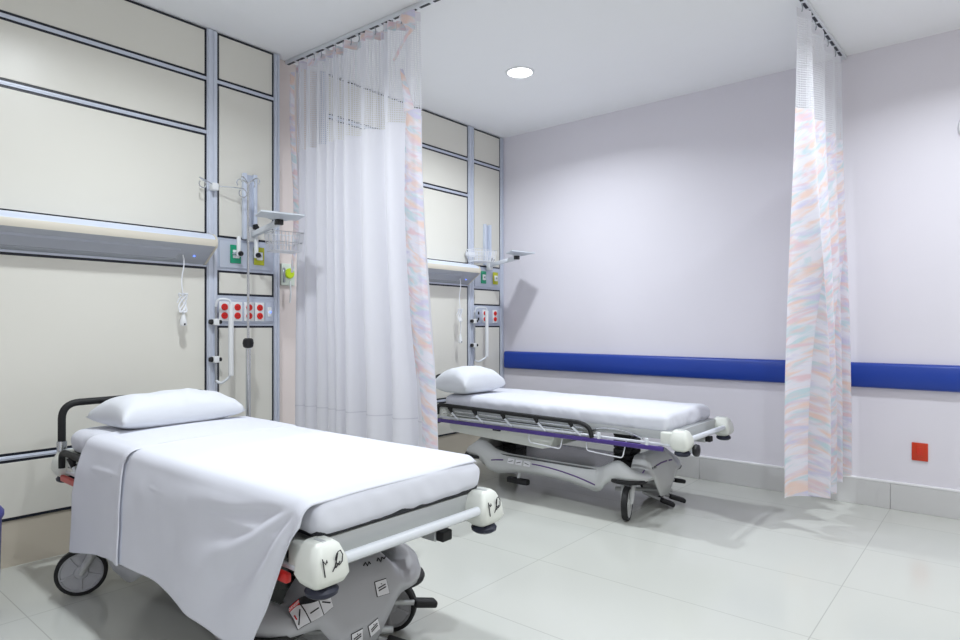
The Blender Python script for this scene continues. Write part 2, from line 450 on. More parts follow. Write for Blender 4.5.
# ---- monitor bracket with swing arm and tray
def bracket(cy, z0, z1, x1, y1, traypts, tz, label, grp='monitor brackets on the headwalls'):
    t = thing('monitor_bracket', label, 'bracket', (.0015, cy, z0), 0, grp)
    for dy in (-.036, .036): MB().box((0, dy-.012, 0), (.028, dy+.012, z1-z0), .003, 2).build('channel', 'aluminium_bright', t)
    MB().box((0, -.026, .005), (.008, .026, z1-z0-.005), .001, 1).build('channel_back', 'plate_grey', t)
    za = tz-z0-.075
    MB().box((.027, -.03, za-.045), (.06, .03, za+.05), .004, 2).build('carriage', 'plastic_white', t)
    ax, ay = x1, y1-cy
    L = math.hypot(ax-.05, ay); ang = math.atan2(ay, ax-.05)
    Mx = Matrix.Translation((.05, 0, za)) @ Matrix.Rotation(ang, 4, 'Z') @ Matrix.Rotation(-math.atan2(.035, L), 4, 'Y')
    MB().box((0, -.014, -.017), (L, .014, .017), .004, 2, Mx).build('swing_arm', 'powder_white', t)
    MB().box((ax-.02, ay-.02, tz-z0-.055), (ax+.02, ay+.02, tz-z0-.022), .004, 2).build('pivot', 'black_plastic', t)
    k = MB()
    for a in range(5):
        k.lathe([(0, 0), (.009, .0), (.009, .012), (0, .014)], 10, Matrix.Translation((.062, .012+.012*math.cos(a*2*PI/5), za+.05+.012*math.sin(a*2*PI/5))) @ Matrix.Rotation(PI/2, 4, 'Y'))
    k.lathe([(0, 0), (.011, 0), (.011, .018), (0, .02)], 14, Matrix.Translation((.058, .012, za+.05)) @ Matrix.Rotation(PI/2, 4, 'Y')).build('clamp_knob', 'black_plastic', t)
    m_ = MB(); Zt = tz-z0
    cxy = Vector((sum(p[0] for p in traypts)/4, sum(p[1] for p in traypts)/4))
    def ring(f, z): return [m_.bm.verts.new((cxy.x+(p[0]-cxy.x)*f-.0015, cxy.y+(p[1]-cxy.y)*f-cy, z)) for p in traypts]
    rs = [ring(.35, Zt-.022), ring(.55, Zt-.012), ring(1, Zt-.002), ring(1, Zt+.007), ring(.97, Zt+.007), ring(.95, Zt+.002)]
    for a, b_ in zip(rs, rs[1:]):
        for q in range(4): m_.bm.faces.new((a[q], a[(q+1) % 4], b_[(q+1) % 4], b_[q]))
    m_.bm.faces.new(rs[0]); m_.bm.faces.new(rs[-1])
    m_.build('tray', 'tray_grey', t)
bracket(-2.695, 1.745, 2.17, .42, -2.74, [(.305, -2.828), (.482, -2.895), (.543, -2.639), (.359, -2.573)], 1.85,
        'wall bracket with grey tray on swing arm above the green and yellow gas outlets')
bracket(-.262, 1.76, 2.145, .43, -.36, [(.354, -.415), (.508, -.532), (.553, -.25), (.331, -.172)], 1.835,
        'wall bracket with grey tray beside the room corner, casting a shadow on the wall')

def wire_basket(loc, rz, sx, sy, h, label):
    t = thing('wire_basket', label, 'basket', loc, rz, 'white wire baskets')
    rim = MB()
    for z in (0, h*.45, h):
        f = .86+.14*z/h
        P = [(-sx/2*f, -sy/2*f, z), (sx/2*f, -sy/2*f, z), (sx/2*f, sy/2*f, z), (-sx/2*f, sy/2*f, z), (-sx/2*f, -sy/2*f, z)]
        rim.tube(P, .0036, 6)
    rim.build('frame_wires', 'wire_white', t)
    g = MB()
    def wall(ax, n):
        for i in range(n+1):
            u = (i/n-.5)
            if ax == 'x': g.tube([(sx*u, -sy/2, h), (sx*u*.86, -sy/2*.86, 0), (sx*u*.86, sy/2*.86, 0), (sx*u, sy/2, h)], .0027, 5)
            else: g.tube([(-sx/2, sy*u, h), (-sx/2*.86, sy*u*.86, 0), (sx/2*.86, sy*u*.86, 0), (sx/2, sy*u, h)], .0027, 5)
    wall('x', max(4, int(sx/.022))); wall('y', max(4, int(sy/.022)))
    g.build('cross_wires', 'wire_white', t)
    return t
b1 = wire_basket((.30, -2.625, 1.655), -.2, .16, .19, .115, 'white wire basket hanging from the tray arm above the near bed')
MB().tube(fillet([(.02, -.07, .115), (.03, -.085, .16), (.06, -.10, .172)], .02), .004, 8).build('hanger', 'wire_white', b1)
b2 = wire_basket((.116, -.47, 1.772), 0, .15, .25, .105, 'white wire basket on the far headwall, left of the swing arm')
MB().box((-.108, -.10, .05), (-.07, .0, .09), .003, 1).build('wall_hook', 'wire_white', b2)

# ---- hook holder on the near headwall post
t = thing('hook_holder', 'white clamp with wire hooks on the silver post above the near bed', 'hook', (.0145, -2.944, 2.02), 0)
MB().box((0, -.02, 0), (.045, .02, .045), .005, 2).build('clamp', 'plastic_white', t)
def wire_hook(pts): MB().tube(fillet(pts, .015), .0035, 8).build('hook', 'chrome', t)
def loop(c, r, d):
    return [(c[0], c[1]+d*r*math.sin(a), c[2]+r*math.cos(a)) for a in [PI*1.75*i/14 for i in range(15)]]
wire_hook([(.03, 0, .03), (.05, -.06, .045), (.06, -.115, .06)]+loop((.06, -.09, .02), .022, 1))
wire_hook([(.03, 0, .028), (.07, .10, .03), (.085, .16, .03)]+loop((.085, .155, .0), .026, 1))

# ---- grab handle / swing rod on posts
def swing_handle(py, zt, zb, out, zc, label, grp='hinged handles on headwall posts'):
    t = thing('swing_handle', label, 'handle', (.0145, py, zb), 0, grp)
    h = zt-zb
    P = fillet([(.03, 0, h-.045), (.05, 0, h), (.085, out, h), (.085, out, .045), (.05, out*.3, 0), (.03, 0, .02)], .035)
    MB().tube(P, .008, 10).build('rod', 'powder_white', t)
    MB().tube([(.085, out, h-.03), (.085, out, .05)], .0155, 14).build('sleeve', 'plastic_white', t)
    for z in zc:
        co = MB().box((0, -.018, z-zb-.02), (.045, .018, z-zb+.02), .004, 2).build('clamp', 'plastic_white', t)
        MB().lathe([(0, 0), (.016, 0), (.017, .006), (.013, .02), (0, .022)], 16, Matrix.Translation((.02, -.017, z-zb)) @ Matrix.Rotation(PI/2, 4, 'X')).build('knob', 'black_plastic', co)
        MB().lathe([(0, 0), (.012, 0), (.012, .014), (0, .016)], 14, Matrix.Translation((.04, .014, z-zb)) @ Matrix.Rotation(-PI/2, 4, 'X')).build('knob', 'black_plastic', co)
    MB().tube([(.03, 0, .01), (.03, 0, h-.035)], .007, 10).build('pivot_rod', 'steel', t)
swing_handle(-2.936, 1.355, .835, .068, (1.215, .985), 'white U-shaped swing handle with black clamps on post beside the near bed')
swing_handle(-.482, 1.36, .86, .110, (1.235, 1.015), 'white U-shaped swing handle with black clamps behind the far bed')

# ---- drip pole
t = thing('drip_pole', 'thin steel drip pole with black collar standing behind the near bed', 'drip pole', (.18, -2.80, 0))
MB().lathe([(0, 0), (.15, 0), (.155, .012), (.14, .026), (.04, .04), (.02, .06), (0, .06)], 32).build('base', 'frame_grey', t)
MB().tube([(0, 0, .05), (0, 0, 1.085)], .0145, 14).build('lower_tube', 'chrome', t)
MB().lathe([(0, -.03), (.02, -.03), (.03, -.022), (.034, 0), (.03, .022), (.02, .03), (0, .03)], 10, Matrix.Translation((0, 0, 1.085))).build('collar', 'black_plastic', t)
MB().tube([(0, 0, 1.10), (0, 0, 2.075)], .0075, 10).build('upper_tube', 'chrome', t)
hk = MB()
for a in (0, PI/2, PI, 1.5*PI):
    d = Vector((math.cos(a+.5), math.sin(a+.5), 0))
    hk.tube(fillet([Vector((0, 0, 2.06)), d*.03+Vector((0, 0, 2.09)), d*.065+Vector((0, 0, 2.10)), d*.08+Vector((0, 0, 2.08)), d*.07+Vector((0, 0, 2.06))], .02), .0035, 8)
hk.build('hooks', 'chrome', t)

# ------------------------------------------------------------------ back wall fittings
o = MB()
prof = [(0, .782), (-.012, .782), (-.035, .788), (-.042, .80), (-.042, .928), (-.035, .94), (-.012, .947), (0, .947)]
pr = MB().prism([(y, z-.782) for y, z in prof], 0, 6.5, 'x')
wg = pr.build('wall_guard', 'guard_blue', None, (.045, -.001, .782), angle=60)
tag(wg, 'long blue bumper guard running along the back wall', 'wall guard')
t = thing('wall_outlet', 'orange-red square outlet low on the right of the back wall', 'power outlet', (3.348, -.001, .333))
MB().box((-.043, -.008, 0), (.043, 0, .114), .003, 2).build('face_plate', 'plate_red', t)
MB().box((-.02, -.0115, .03), (.02, -.007, .086), .002, 2).build('insert', 'plate_red', t)
g_ = MB()
for dx in (-.013, -.0045, .0045, .013): g_.box((dx-.0012, -.0125, .036), (dx+.0012, -.011, .08))
g_.build('slots', 'outlet_red', t)
t = thing('wall_fixture', 'round white wall fixture cut off by the right edge of the photo', 'wall fixture', (3.648, -.001, 2.41))
MY = Matrix.Rotation(PI/2, 4, 'X')
MB().lathe([(0, 0), (.105, 0), (.108, .012), (.10, .03), (.085, .034), (0, .034)], 40, MY).build('housing', 'plastic_white', t)
MB().lathe([(0, .030), (.08, .033), (.075, .042), (.04, .05), (0, .052)], 32, MY).build('lens', 'plastic_offwhite', t)

# ------------------------------------------------------------------ ceiling lights
def downlight(x, y, power, label, grp='recessed round ceiling lights'):
    t = thing('ceiling_downlight', label, 'ceiling light', (x, y, HC), 0, grp)
    MB().lathe([(.085, 0), (.105, 0), (.104, -.006), (.092, -.010), (.085, -.006)], 40).build('rim', 'plastic_white', t)
    MB().lathe([(0, -.0045), (.086, -.0045), (.086, -.001), (0, -.001)], 40).build('lens', 'lamp_glow', t)
    l = bpy.data.lights.new('downlight_beam', 'AREA'); l.shape = 'DISK'; l.spread = math.radians(150); l.size = .15; l.energy = power
    l.color = (.90, .955, 1.0)
    lo = bpy.data.objects.new('downlight_beam', l); C.objects.link(lo)
    lo.location = (0, 0, -.012); lo.parent = t
    return t
PW = 28
downlight(1.078, -1.196, PW, 'round lit downlight in the ceiling above the far bed')
downlight(1.30, -3.66, PW, 'round lit downlight in the ceiling above the near bed, out of frame')
downlight(3.7, -1.2, PW, 'round lit downlight by the back wall, out of frame to the right')
downlight(3.9, -3.66, PW, 'round lit downlight in the ceiling beside the camera')
downlight(3.9, -6.2, PW, 'round lit downlight in the ceiling behind the camera')

# ------------------------------------------------------------------ curtain tracks and curtains
def track(p0, p1, label):
    p0 = Vector(p0); p1 = Vector(p1); L = (p1-p0).length
    t = thing('curtain_track', label, 'curtain track', p0, math.atan2(p1.y-p0.y, p1.x-p0.x), 'ceiling curtain tracks')
    MB().box((0, -.016, -.024), (L, .016, -.001), .003, 2).build('rail', 'powder_white', t)
    s_ = MB(); x = .01
    while x < L-.1:
        s_.box((x, -.006, -.0262), (x+.075, .010, -.0235)); x += .105
    s_.build('slots', 'gasket_black', t)
    return t
track((-.055, -2.374, HC), (1.95, -2.325, HC), 'white curtain track on the ceiling between the two beds')
track((2.880, -1.75, HC), (2.926, -.005, HC), 'curtain track on the ceiling above the patterned curtain')

def ring_hooks(t, pts):
    for p in pts:
        MB().tube(fillet([(p[0], p[1], HC-.031-t.location.z), (p[0]+.004, p[1]+.004, HC-.055-t.location.z), (p[0], p[1], HC-.075-t.location.z)], .01), .0035, 6).build('hook', 'steel', t)

# white curtain, runs along x
WC = thing('curtain', 'white pleated curtain with net top hanging between the two beds', 'curtain', (.7, -2.36, .34))
W0 = Vector((.7, -2.36, .34))
# pleats with uneven widths: phase table along s
ph = [0]; rnd = random.Random(4)
NF = 9
wid = [rnd.uniform(.45, 1.7) for _ in range(NF)]
tot = sum(wid); acc = 0; ptab = [(0, 0)]
for i, w_ in enumerate(wid): acc += w_; ptab.append((acc/tot, i+1))
amp_t = [rnd.uniform(.55, 1.15) for _ in range(NF+2)]
def white_pt(s, z, off=0):
    """s 0..1 along the curtain"""
    h = (HC-z)/2.7
    xl = .035-.01*sstep(2.3, 1.2, z)
    xr = 1.205+.02*sstep(2.95, 2.3, z)+.11*sstep(2.3, .4, z)
    p = lerp_tab(ptab, s); i = int(min(p, NF-1)); fr = p-i
    a = amp_t[i]*(1-fr)+amp_t[i+1]*fr
    A = (.030+.030*h)*a
    w = math.sin(2*PI*p); w = w*(1.15-.15*w*w)
    x = xl+(xr-xl)*s+.018*math.cos(2*PI*p)*h
    fine = .012*math.sin(2*PI*(27*s+.8*math.sin(s*17)))*sstep(2.2, 2.75, z)
    y = -2.36+.02*s+A*w+fine+.012*noise.noise(Vector((s*6, z*.7, 2)))+off
    return Vector((x, y, z))-W0
ZN = 2.375
def uvw(z0, z1): return lambda u, v: (u*2.3, z0+(z1-z0)*v)
nb = MB(); nb.grid(lambda u, v: white_pt(u, ZN-.004+(2.945-ZN)*v), 420, 16, uvw(ZN, 2.945)); nb.build('net_panel', 'curtain_net', WC, recalc=False)
fb = MB(); fb.grid(lambda u, v: white_pt(u, .34+(ZN-.34)*v), 260, 44, uvw(.34, ZN))
fb.build('fabric_panel', 'curtain_white', WC, recalc=False)
hb = MB(); hb.grid(lambda u, v: white_pt(u, 2.925+.05*v, -.002), 420, 3, uvw(2.925, 2.975)); hb.build('header_tape', 'pastel_print', WC, recalc=False)
sm_ = MB(); sm_.grid(lambda u, v: white_pt(u, .655+.006*v, -.0025), 260, 2); sm_.build('hem_seam', 'seam_thread', WC, recalc=False)
# turned-back printed edges
def edge_r(u, v):
    z = 2.40+(.345-2.40)*v
    w_ = lerp_tab([(0, .10), (.25, .13), (.6, .13), (1, .10)], v)
    p1 = white_pt(1, z)
    return Vector((p1.x+.034-(w_+.02)*(1-u)+.006*math.sin(v*9), p1.y-.045-.025*math.sin(u*PI)*(1+.2*math.sin(v*14)), p1.z))
eb = MB(); eb.grid(edge_r, 14, 50, lambda u, v: (u*.15, v*2.05)); eb.build('printed_edge', 'pastel_print', WC, recalc=False)
def edge_rt(u, v):
    z = 2.66+(2.40-2.66)*v
    p1 = white_pt(1, z); xa = p1.x-.115+.02*v; w_ = .015+.07*v
    return Vector((xa+w_*u, p1.y-.05-.02*math.sin(u*PI), p1.z))
eb = MB(); eb.grid(edge_rt, 6, 14, lambda u, v: (u*.1, v*.3)); eb.build('printed_edge', 'pastel_print', WC, recalc=False)
def flap(u, v):
    z = 2.955+(2.70-2.955)*v
    xr = lerp_tab([(0, 1.235), (.45, 1.25), (.5, 1.20), (1, 1.10)], v); xl_ = lerp_tab([(0, 1.10), (.45, 1.19), (1, 1.085)], v)
    return Vector((xl_+(xr-xl_)*u, -2.40-.02*math.sin(u*3)-.02*v, z))-W0
eb = MB(); eb.grid(flap, 8, 12, lambda u, v: (u*.12, v*.3)); eb.build('folded_corner', 'pastel_print', WC, recalc=False)
def edge_l(u, v):
    z = 2.90+(1.55-2.90)*v
    w_ = lerp_tab([(0, .05), (.3, .06), (.8, .06), (1, .012)], v)
    return Vector((.035+.03*v+w_*u, -2.405-.015*math.sin(u*PI)-.01*math.sin(v*7), z))-W0
eb = MB(); eb.grid(edge_l, 8, 40, lambda u, v: (u*.08, v*1.35)); eb.build('printed_edge', 'pastel_print', WC, recalc=False)
ring_hooks(WC, [((.10+i*.0745)-W0.x, 0.0+.0016*i-.012, 0) for i in range(15)])

# patterned curtain, runs along y near the back wall
PC = thing('curtain', 'pastel brush-stroke patterned curtain drawn aside against the back wall', 'curtain', (2.905, -.5, .2))
P0 = Vector((2.905, -.5, .2))
pw = [.8, 1.35, .8, .6]; acc = 0; pt2 = [(0, 0)]
for i, w_ in enumerate(pw): acc += w_; pt2.append((acc/sum(pw), i+1))
def pat_pt(s, z, off=0):
    h = sstep(HC, .5, z)
    y = (-1.03+.06*h)+(.985-.12*h)*s
    p = lerp_tab(pt2, s)
    A = (.022+.082*h)*(1-.35*s)
    xx = 2.893+.024*s+.0*h - A*math.cos(2*PI*p)*(1+.15*math.sin(p*2.1))
    y += .05*h*math.sin(2*PI*p)
    return Vector((xx+off+.006*noise.noise(Vector((s*5, z, 4))), y, z))-P0
def pz(s): return .2+.02*math.sin(s*9)
pb = MB(); pb.grid(lambda u, v: pat_pt(u, pz(u)+(2.42-pz(u))*v), 200, 44, lambda u, v: (u*1.5, v*2.2)); pb.build('printed_panel', 'pastel_print', PC, recalc=False)
nb = MB(); nb.grid(lambda u, v: pat_pt(u, 2.416+(2.95-2.416)*v), 200, 14, lambda u, v: (u*1.5, v*.534)); nb.build('net_panel', 'curtain_net', PC, recalc=False)
hb = MB(); hb.grid(lambda u, v: pat_pt(u, 2.93+.045*v, -.002), 200, 3, lambda u, v: (u*1.5, v*.05)); hb.build('header_tape', 'curtain_white', PC, recalc=False)
eb = MB(); eb.grid(lambda u, v: pat_pt(.955+.045*u, 2.42+(2.92-2.42)*v, .004), 8, 14, lambda u, v: (u*.1, v*.5)); eb.build('printed_edge', 'pastel_print', PC, recalc=False)
ring_hooks(PC, [(-.012+.0026*i, -.52+i*.098, 0) for i in range(10)])

# ------------------------------------------------------------------ stretcher beds
def caster(parent, px, py, ang, tread='black_rubber', hub='plastic_grey'):
    """px,py: swivel pivot; wheel trails .09 along ang"""
    R = .102
    cs = bpy.data.objects.new('caster', None)
    d = Vector((math.cos(ang), math.sin(ang), 0)); a = Vector((-d.y, d.x, 0))   # roll dir, axle
    c = Vector((px, py, 0))+d*.075+Vector((0, 0, R))
    Mw = Matrix.Translation(c) @ Matrix(((d.x, a.x, 0, 0), (d.y, a.y, 0, 0), (0, 0, 1, 0), (0, 0, 0, 1))) @ Matrix.Rotation(-PI/2, 4, 'X')
    tyre = MB().lathe([(R-.016, -.019), (R-.006, -.019), (R, -.013), (R, .013), (R-.006, .019), (R-.016, .019), (R-.016, -.019)], 48, Mw).build('caster', tread, parent)
    hb_ = MB().lathe([(R-.0155, -.016), (R-.021, -.017), (R-.025, -.011), (.03, -.010), (.026, -.018), (.012, -.02), (0, -.02)], 48, Mw)
    hb_.lathe([(R-.0155, .016), (R-.021, .017), (R-.025, .011), (.03, .010), (.026, .018), (.012, .02), (0, .02)], 48, Mw)
    for k in range(5):
        for sgn in (-1, 1):
            Ms = Mw @ Matrix.Rotation(k*2*PI/5+.3, 4, 'Z')
            hb_.box((.02, -.005, sgn*.013-.003), (R-.02, .005, sgn*.013+.003), .001, 1, Ms)
    hb_.build('wheel', hub, tyre)
    f = MB()
    piv = Vector((px, py, .245))
    for sgn in (-1, 1):
        o_ = a*sgn*.026
        f.tube([piv+o_*.9, c+o_+Vector((0, 0, .03))+(-d)*.015, c+o_], .012, 10, radii=[.022, .015, .012])
    f.tube([c-a*.03, c+a*.03], .009, 12)
    f.lathe([(0, .2), (.03, .2), (.034, .215), (.034, .26), (0, .26)], 20, Matrix.Translation((px, py, 0)))
    f.build('fork', 'plastic_light_grey', tyre)
    return tyre

def bumper(parent, sx, sy, zf, marks):
    """plastic corner housing with a rubber roller under it"""
    m_ = MB()
    levels = [(zf-.047, .028, .038, .0), (zf-.036, .048, .050, .0), (zf-.015, .060, .060, 0), (zf+.025, .056, .056, -.002), (zf+.062, .044, .040, -.008), (zf+.072, .032, .028, -.010)]
    rings = []
    for z, hx, hy, sh in levels:
        ring = []
        for k in range(28):
            a = 2*PI*k/28; e = .42
            cx_, sy_ = math.cos(a), math.sin(a)
            px = hx*math.copysign(abs(cx_)**e, cx_); py = hy*math.copysign(abs(sy_)**e, sy_)
            # cut away towards the bed's inside at the lower levels
            ring.append(m_.bm.verts.new((sx*(.98+sh)+px, sy*(.344)+py, z)))
        rings.append(ring)
    for a, b_ in zip(rings, rings[1:]):
        for k in range(28): m_.bm.faces.new((a[k], a[(k+1) % 28], b_[(k+1) % 28], b_[k]))
    m_.bm.faces.new(rings[0]); m_.bm.faces.new(rings[-1])
    # arm to the litter frame
    m_.box((sx*.985-(.13 if sx > 0 else -.0), sy*.345-.025, zf-.02), (sx*.985+(.0 if sx > 0 else .13), sy*.345+.025, zf+.055), .010, 2)
    bo = m_.build('corner_housing', 'plastic_offwhite', parent, angle=50)
    MB().box((sx*.975-.022, sy*.344-.010, zf+.070), (sx*.975+.022, sy*.344+.004, zf+.0735), .002, 1).build('slot', 'frame_grey', bo)
    MB().lathe([(0, -.078), (.032, -.078), (.044, -.070), (.046, -.060), (.036, -.048), (.022, -.040), (0, -.04)], 28,
               Matrix.Translation((sx*.982, sy*.346, zf+.002))).build('rubber_buffer', 'navy_rubber', bo)
    if marks:
        xf = .98+.0585
        k = MB()
        S = [[(-.030, .072), (-.028, .05), (-.024, .022)], [(-.029, .066), (-.02, .056), (-.015, .066), (-.014, .058)],
             [(.004, .03), (.014, .042), (.022, .06), (.03, .078), (.04, .08), (.046, .068), (.042, .05), (.03, .043), (.02, .05), (.018, .062), (.026, .076)], [(.016, .038), (.034, .052)]]
        for ps in S: k.tube([(xf-.15*max(0, p[1]*.95-.062+.0)-.13*max(0, min(p[1]*.95-.035, .04))+.0005, sy*.344-.012+p[0]*.85, zf-.025+p[1]*.95) for p in ps], .0016, 6)
        k.build('handwritten_mark', 'ink', bo)
    return bo

LOW = [.175, .270]
def fairing_fn(p):
    """x,y on the outline -> (bottom z, top z, inset)"""
    x, y = p
    lobe = math.exp(-((abs(x)-.575)/.115)**2)*sstep(.16, .30, abs(y))
    side = sstep(.16, .28, abs(y))*(1-lobe)
    zb_side = lerp_tab([(0, LOW[0]), (.2, LOW[0]-.01), (.34, .14), (.40, .13), (.45, .15), (.50, .21), (.56, .235), (.72, .235)], abs(x))
    end = sstep(.52, .68, abs(x))*(1-sstep(.14, .24, abs(y)))
    zb_end = lerp_tab([(0, .10), (.07, .105), (.11, .15), (.17, .225), (.4, .235)], abs(y))
    zb = zb_side*(1-end)+zb_end*end
    if x < 0 and LOW[0] > .2: zb += .085*lobe
    zt = LOW[1]+(.350-LOW[1])*lobe+(.372-LOW[1])*end*(1-lobe)
    ins = .045*side*(1-sstep(.40, .5, abs(x)))
    return zb, zt, ins
def base_cover(parent, material, top_mat):
    L, Wd, R = .735, .365, .15
    N = 200
    # rounded-rectangle outline by arc length
    per = []
    straight = [((L, -Wd+R), (L, Wd-R)), ((L-R, Wd), (-L+R, Wd)), ((-L, Wd-R), (-L, -Wd+R)), ((-L+R, -Wd), (L-R, -Wd))]
    cen = [(L-R, Wd-R), (-L+R, Wd-R), (-L+R, -Wd+R), (L-R, -Wd+R)]
    for q in range(4):
        a, b_ = straight[q]
        n_ = 36 if q % 2 == 0 else 60
        for k in range(n_): t_ = k/n_; per.append((a[0]+(b_[0]-a[0])*t_, a[1]+(b_[1]-a[1])*t_))
        c0 = cen[q]; a0 = q*PI/2
        for k in range(12):
            an = a0+PI/2*k/12; per.append((c0[0]+R*math.cos(an), c0[1]+R*math.sin(an)))
    m_ = MB(); rings = [[] for _ in range(7)]
    for (x, y) in per:
        zb, zt, ins = fairing_fn((x, y))
        nx, ny = (x/L)**5, (y/Wd)**5; nl = math.hypot(nx, ny) or 1; nx, ny = nx/nl, ny/nl
        end = sstep(.5, .7, abs(x))*(1-sstep(.2, .3, abs(y)))
        bx, by = x-nx*ins, y-ny*ins
        rings[6].append(m_.bm.verts.new((x*.80, y*.70, LOW[1]-.014)))
        h = zt-zb
        for k, (d, z) in enumerate(((.004, zb), (0, zb+h*.35), (.010+.02*end, zb+h*.72), (.028+.03*end, zt-.014), (.055+.04*end, zt), (.10+.05*end, zt-.012))):
            rings[k].append(m_.bm.verts.new((bx-nx*d, by-ny*d, z)))
    n = len(per)
    for a, b_ in zip(rings, rings[1:]):
        for k in range(n): m_.bm.faces.new((a[k], a[(k+1) % n], b_[(k+1) % n], b_[k]))
    o_ = m_.build('base_cover', material, parent, angle=60)
    # storage deck inside the rim
    d_ = MB(); last = [(x, y) for x, y in per]
    ra = [d_.bm.verts.new((x*.90, y*.80, LOW[1]-.004)) for x, y in per]; rb = [d_.bm.verts.new((x*.80, y*.70, LOW[1]-.006)) for x, y in per]
    rc = [d_.bm.verts.new((x*.90, y*.80, LOW[1]-.03)) for x, y in per]
    for a, b_ in ((ra, rb), (rc, ra)):
        for k in range(n): d_.bm.faces.new((a[k], a[(k+1) % n], b_[(k+1) % n], b_[k]))
    d_.bm.faces.new(rb); d_.bm.faces.new(rc)
    d_.build('storage_deck', top_mat, o_)
    sd = o_.modifiers.new('shell', 'SOLIDIFY'); sd.thickness = .004; sd.offset = -1
    return o_
def on_end(y, z):
    """point on the foot-end face of the fairing in local coordinates"""
    zb, zt, ins = fairing_fn((.735, y)); h = zt-zb; end = 1-sstep(.2, .3, abs(y))
    f = (z-zb)/h
    d = lerp_tab([(0, .004), (.35, 0), (.72, .010+.02*end), (.95, .028+.03*end)], f)
    return .735-d
def on_side(x, z):
    zb, zt, ins = fairing_fn((x, -.365)); h = zt-zb; f = (z-zb)/h
    d = lerp_tab([(0, .004), (.35, 0), (.72, .010), (.95, .028)], f)
    return -.365+ins+d

def end_sticker(parent, y, z, w, h, rot, kind):
    """label lying on the foot-end face; y right, z up as seen from the foot end"""
    def P(u, v, off):
        c, s = math.cos(rot), math.sin(rot); yy = y+u*c-v*s; zz = z+u*s+v*c
        return (on_end(yy, zz)+off, yy, zz)
    def patch(u0, u1, v0, v1, off, name, mt, par, n=18):
        g = MB(); g.grid(lambda a, b_: P(u0+(u1-u0)*a, v0+(v1-v0)*b_, off), n, n); 
        return g.build(name, mt, par, recalc=False)
    st = patch(-w/2, w/2, -h/2, h/2, .001, 'safety_label', 'ink', parent)
    def line(pts, r=.0016): MB().tube([P(a, b_, .0035) for a, b_ in pts], r, 5).build('symbol', 'ink', st)
    if kind == 'wide':
        n = 3; cw = w/n; hd = .018
        for i in range(n):
            patch(-w/2+i*cw+.0018, -w/2+(i+1)*cw-.0018, -h/2+.002, h/2-hd, .003, 'label_field', 'label_white', st)
        patch(-w/2+.001, -w/2+cw-.001, h/2-hd+.001, h/2-.001, .003, 'label_header', 'label_red', st)
        line([(-w/2+cw*.2, -h/2+.010), (-w/2+cw*.8, h/2-hd-.008)], .0024)
        MB().tube([P(-w/2+cw*.22, .002, .0035), P(-w/2+cw*.22, -.008, .0035)], .0028, 6).build('symbol', 'label_red', st)
        line([(-w/2+cw*1.2, -.010), (-w/2+cw*1.8, -.004)], .0024)
        line([(-w/2+cw*2.2, .004), (-w/2+cw*2.8, -.012)], .0024)
        cu = bpy.data.curves.new('lettering', 'FONT'); cu.body = 'DANGER'; cu.size = .0135; cu.align_x = 'CENTER'; cu.align_y = 'CENTER'
        cu.extrude = .0002
        tf = bpy.data.objects.new('lettering', cu); C.objects.link(tf)
        me_ = bpy.data.meshes.new_from_object(tf.evaluated_get(bpy.context.evaluated_depsgraph_get())); bpy.data.objects.remove(tf)
        me_.materials.clear(); me_.materials.append(MATS['label_white'])
        to = bpy.data.objects.new('lettering', me_); C.objects.link(to); to.parent = st
        pc = Vector(P(-w/2+cw/2, h/2-hd/2, .0042)); pu = Vector(P(-w/2+cw/2+.01, h/2-hd/2, .0042)); pv = Vector(P(-w/2+cw/2, h/2-hd/2+.006, .0042))
        X_ = (pu-pc).normalized(); Y_ = (pv-pc); Y_ = (Y_-X_*Y_.dot(X_)).normalized(); Z_ = X_.cross(Y_)
        to.matrix_local = Matrix(((X_.x, Y_.x, Z_.x, pc.x), (X_.y, Y_.y, Z_.y, pc.y), (X_.z, Y_.z, Z_.z, pc.z), (0, 0, 0, 1)))
    else:
        patch(-w/2+.002, w/2-.002, -h/2+.002, h/2-.002, .003, 'label_field', 'label_white', st)
        line([(-w*.3, -.006), (w*.3, .0)], .002); line([(-w*.3, .002), (w*.3, .008)], .002)
        line([(-.001, .014), (.001, .012)], .0018)
    return st

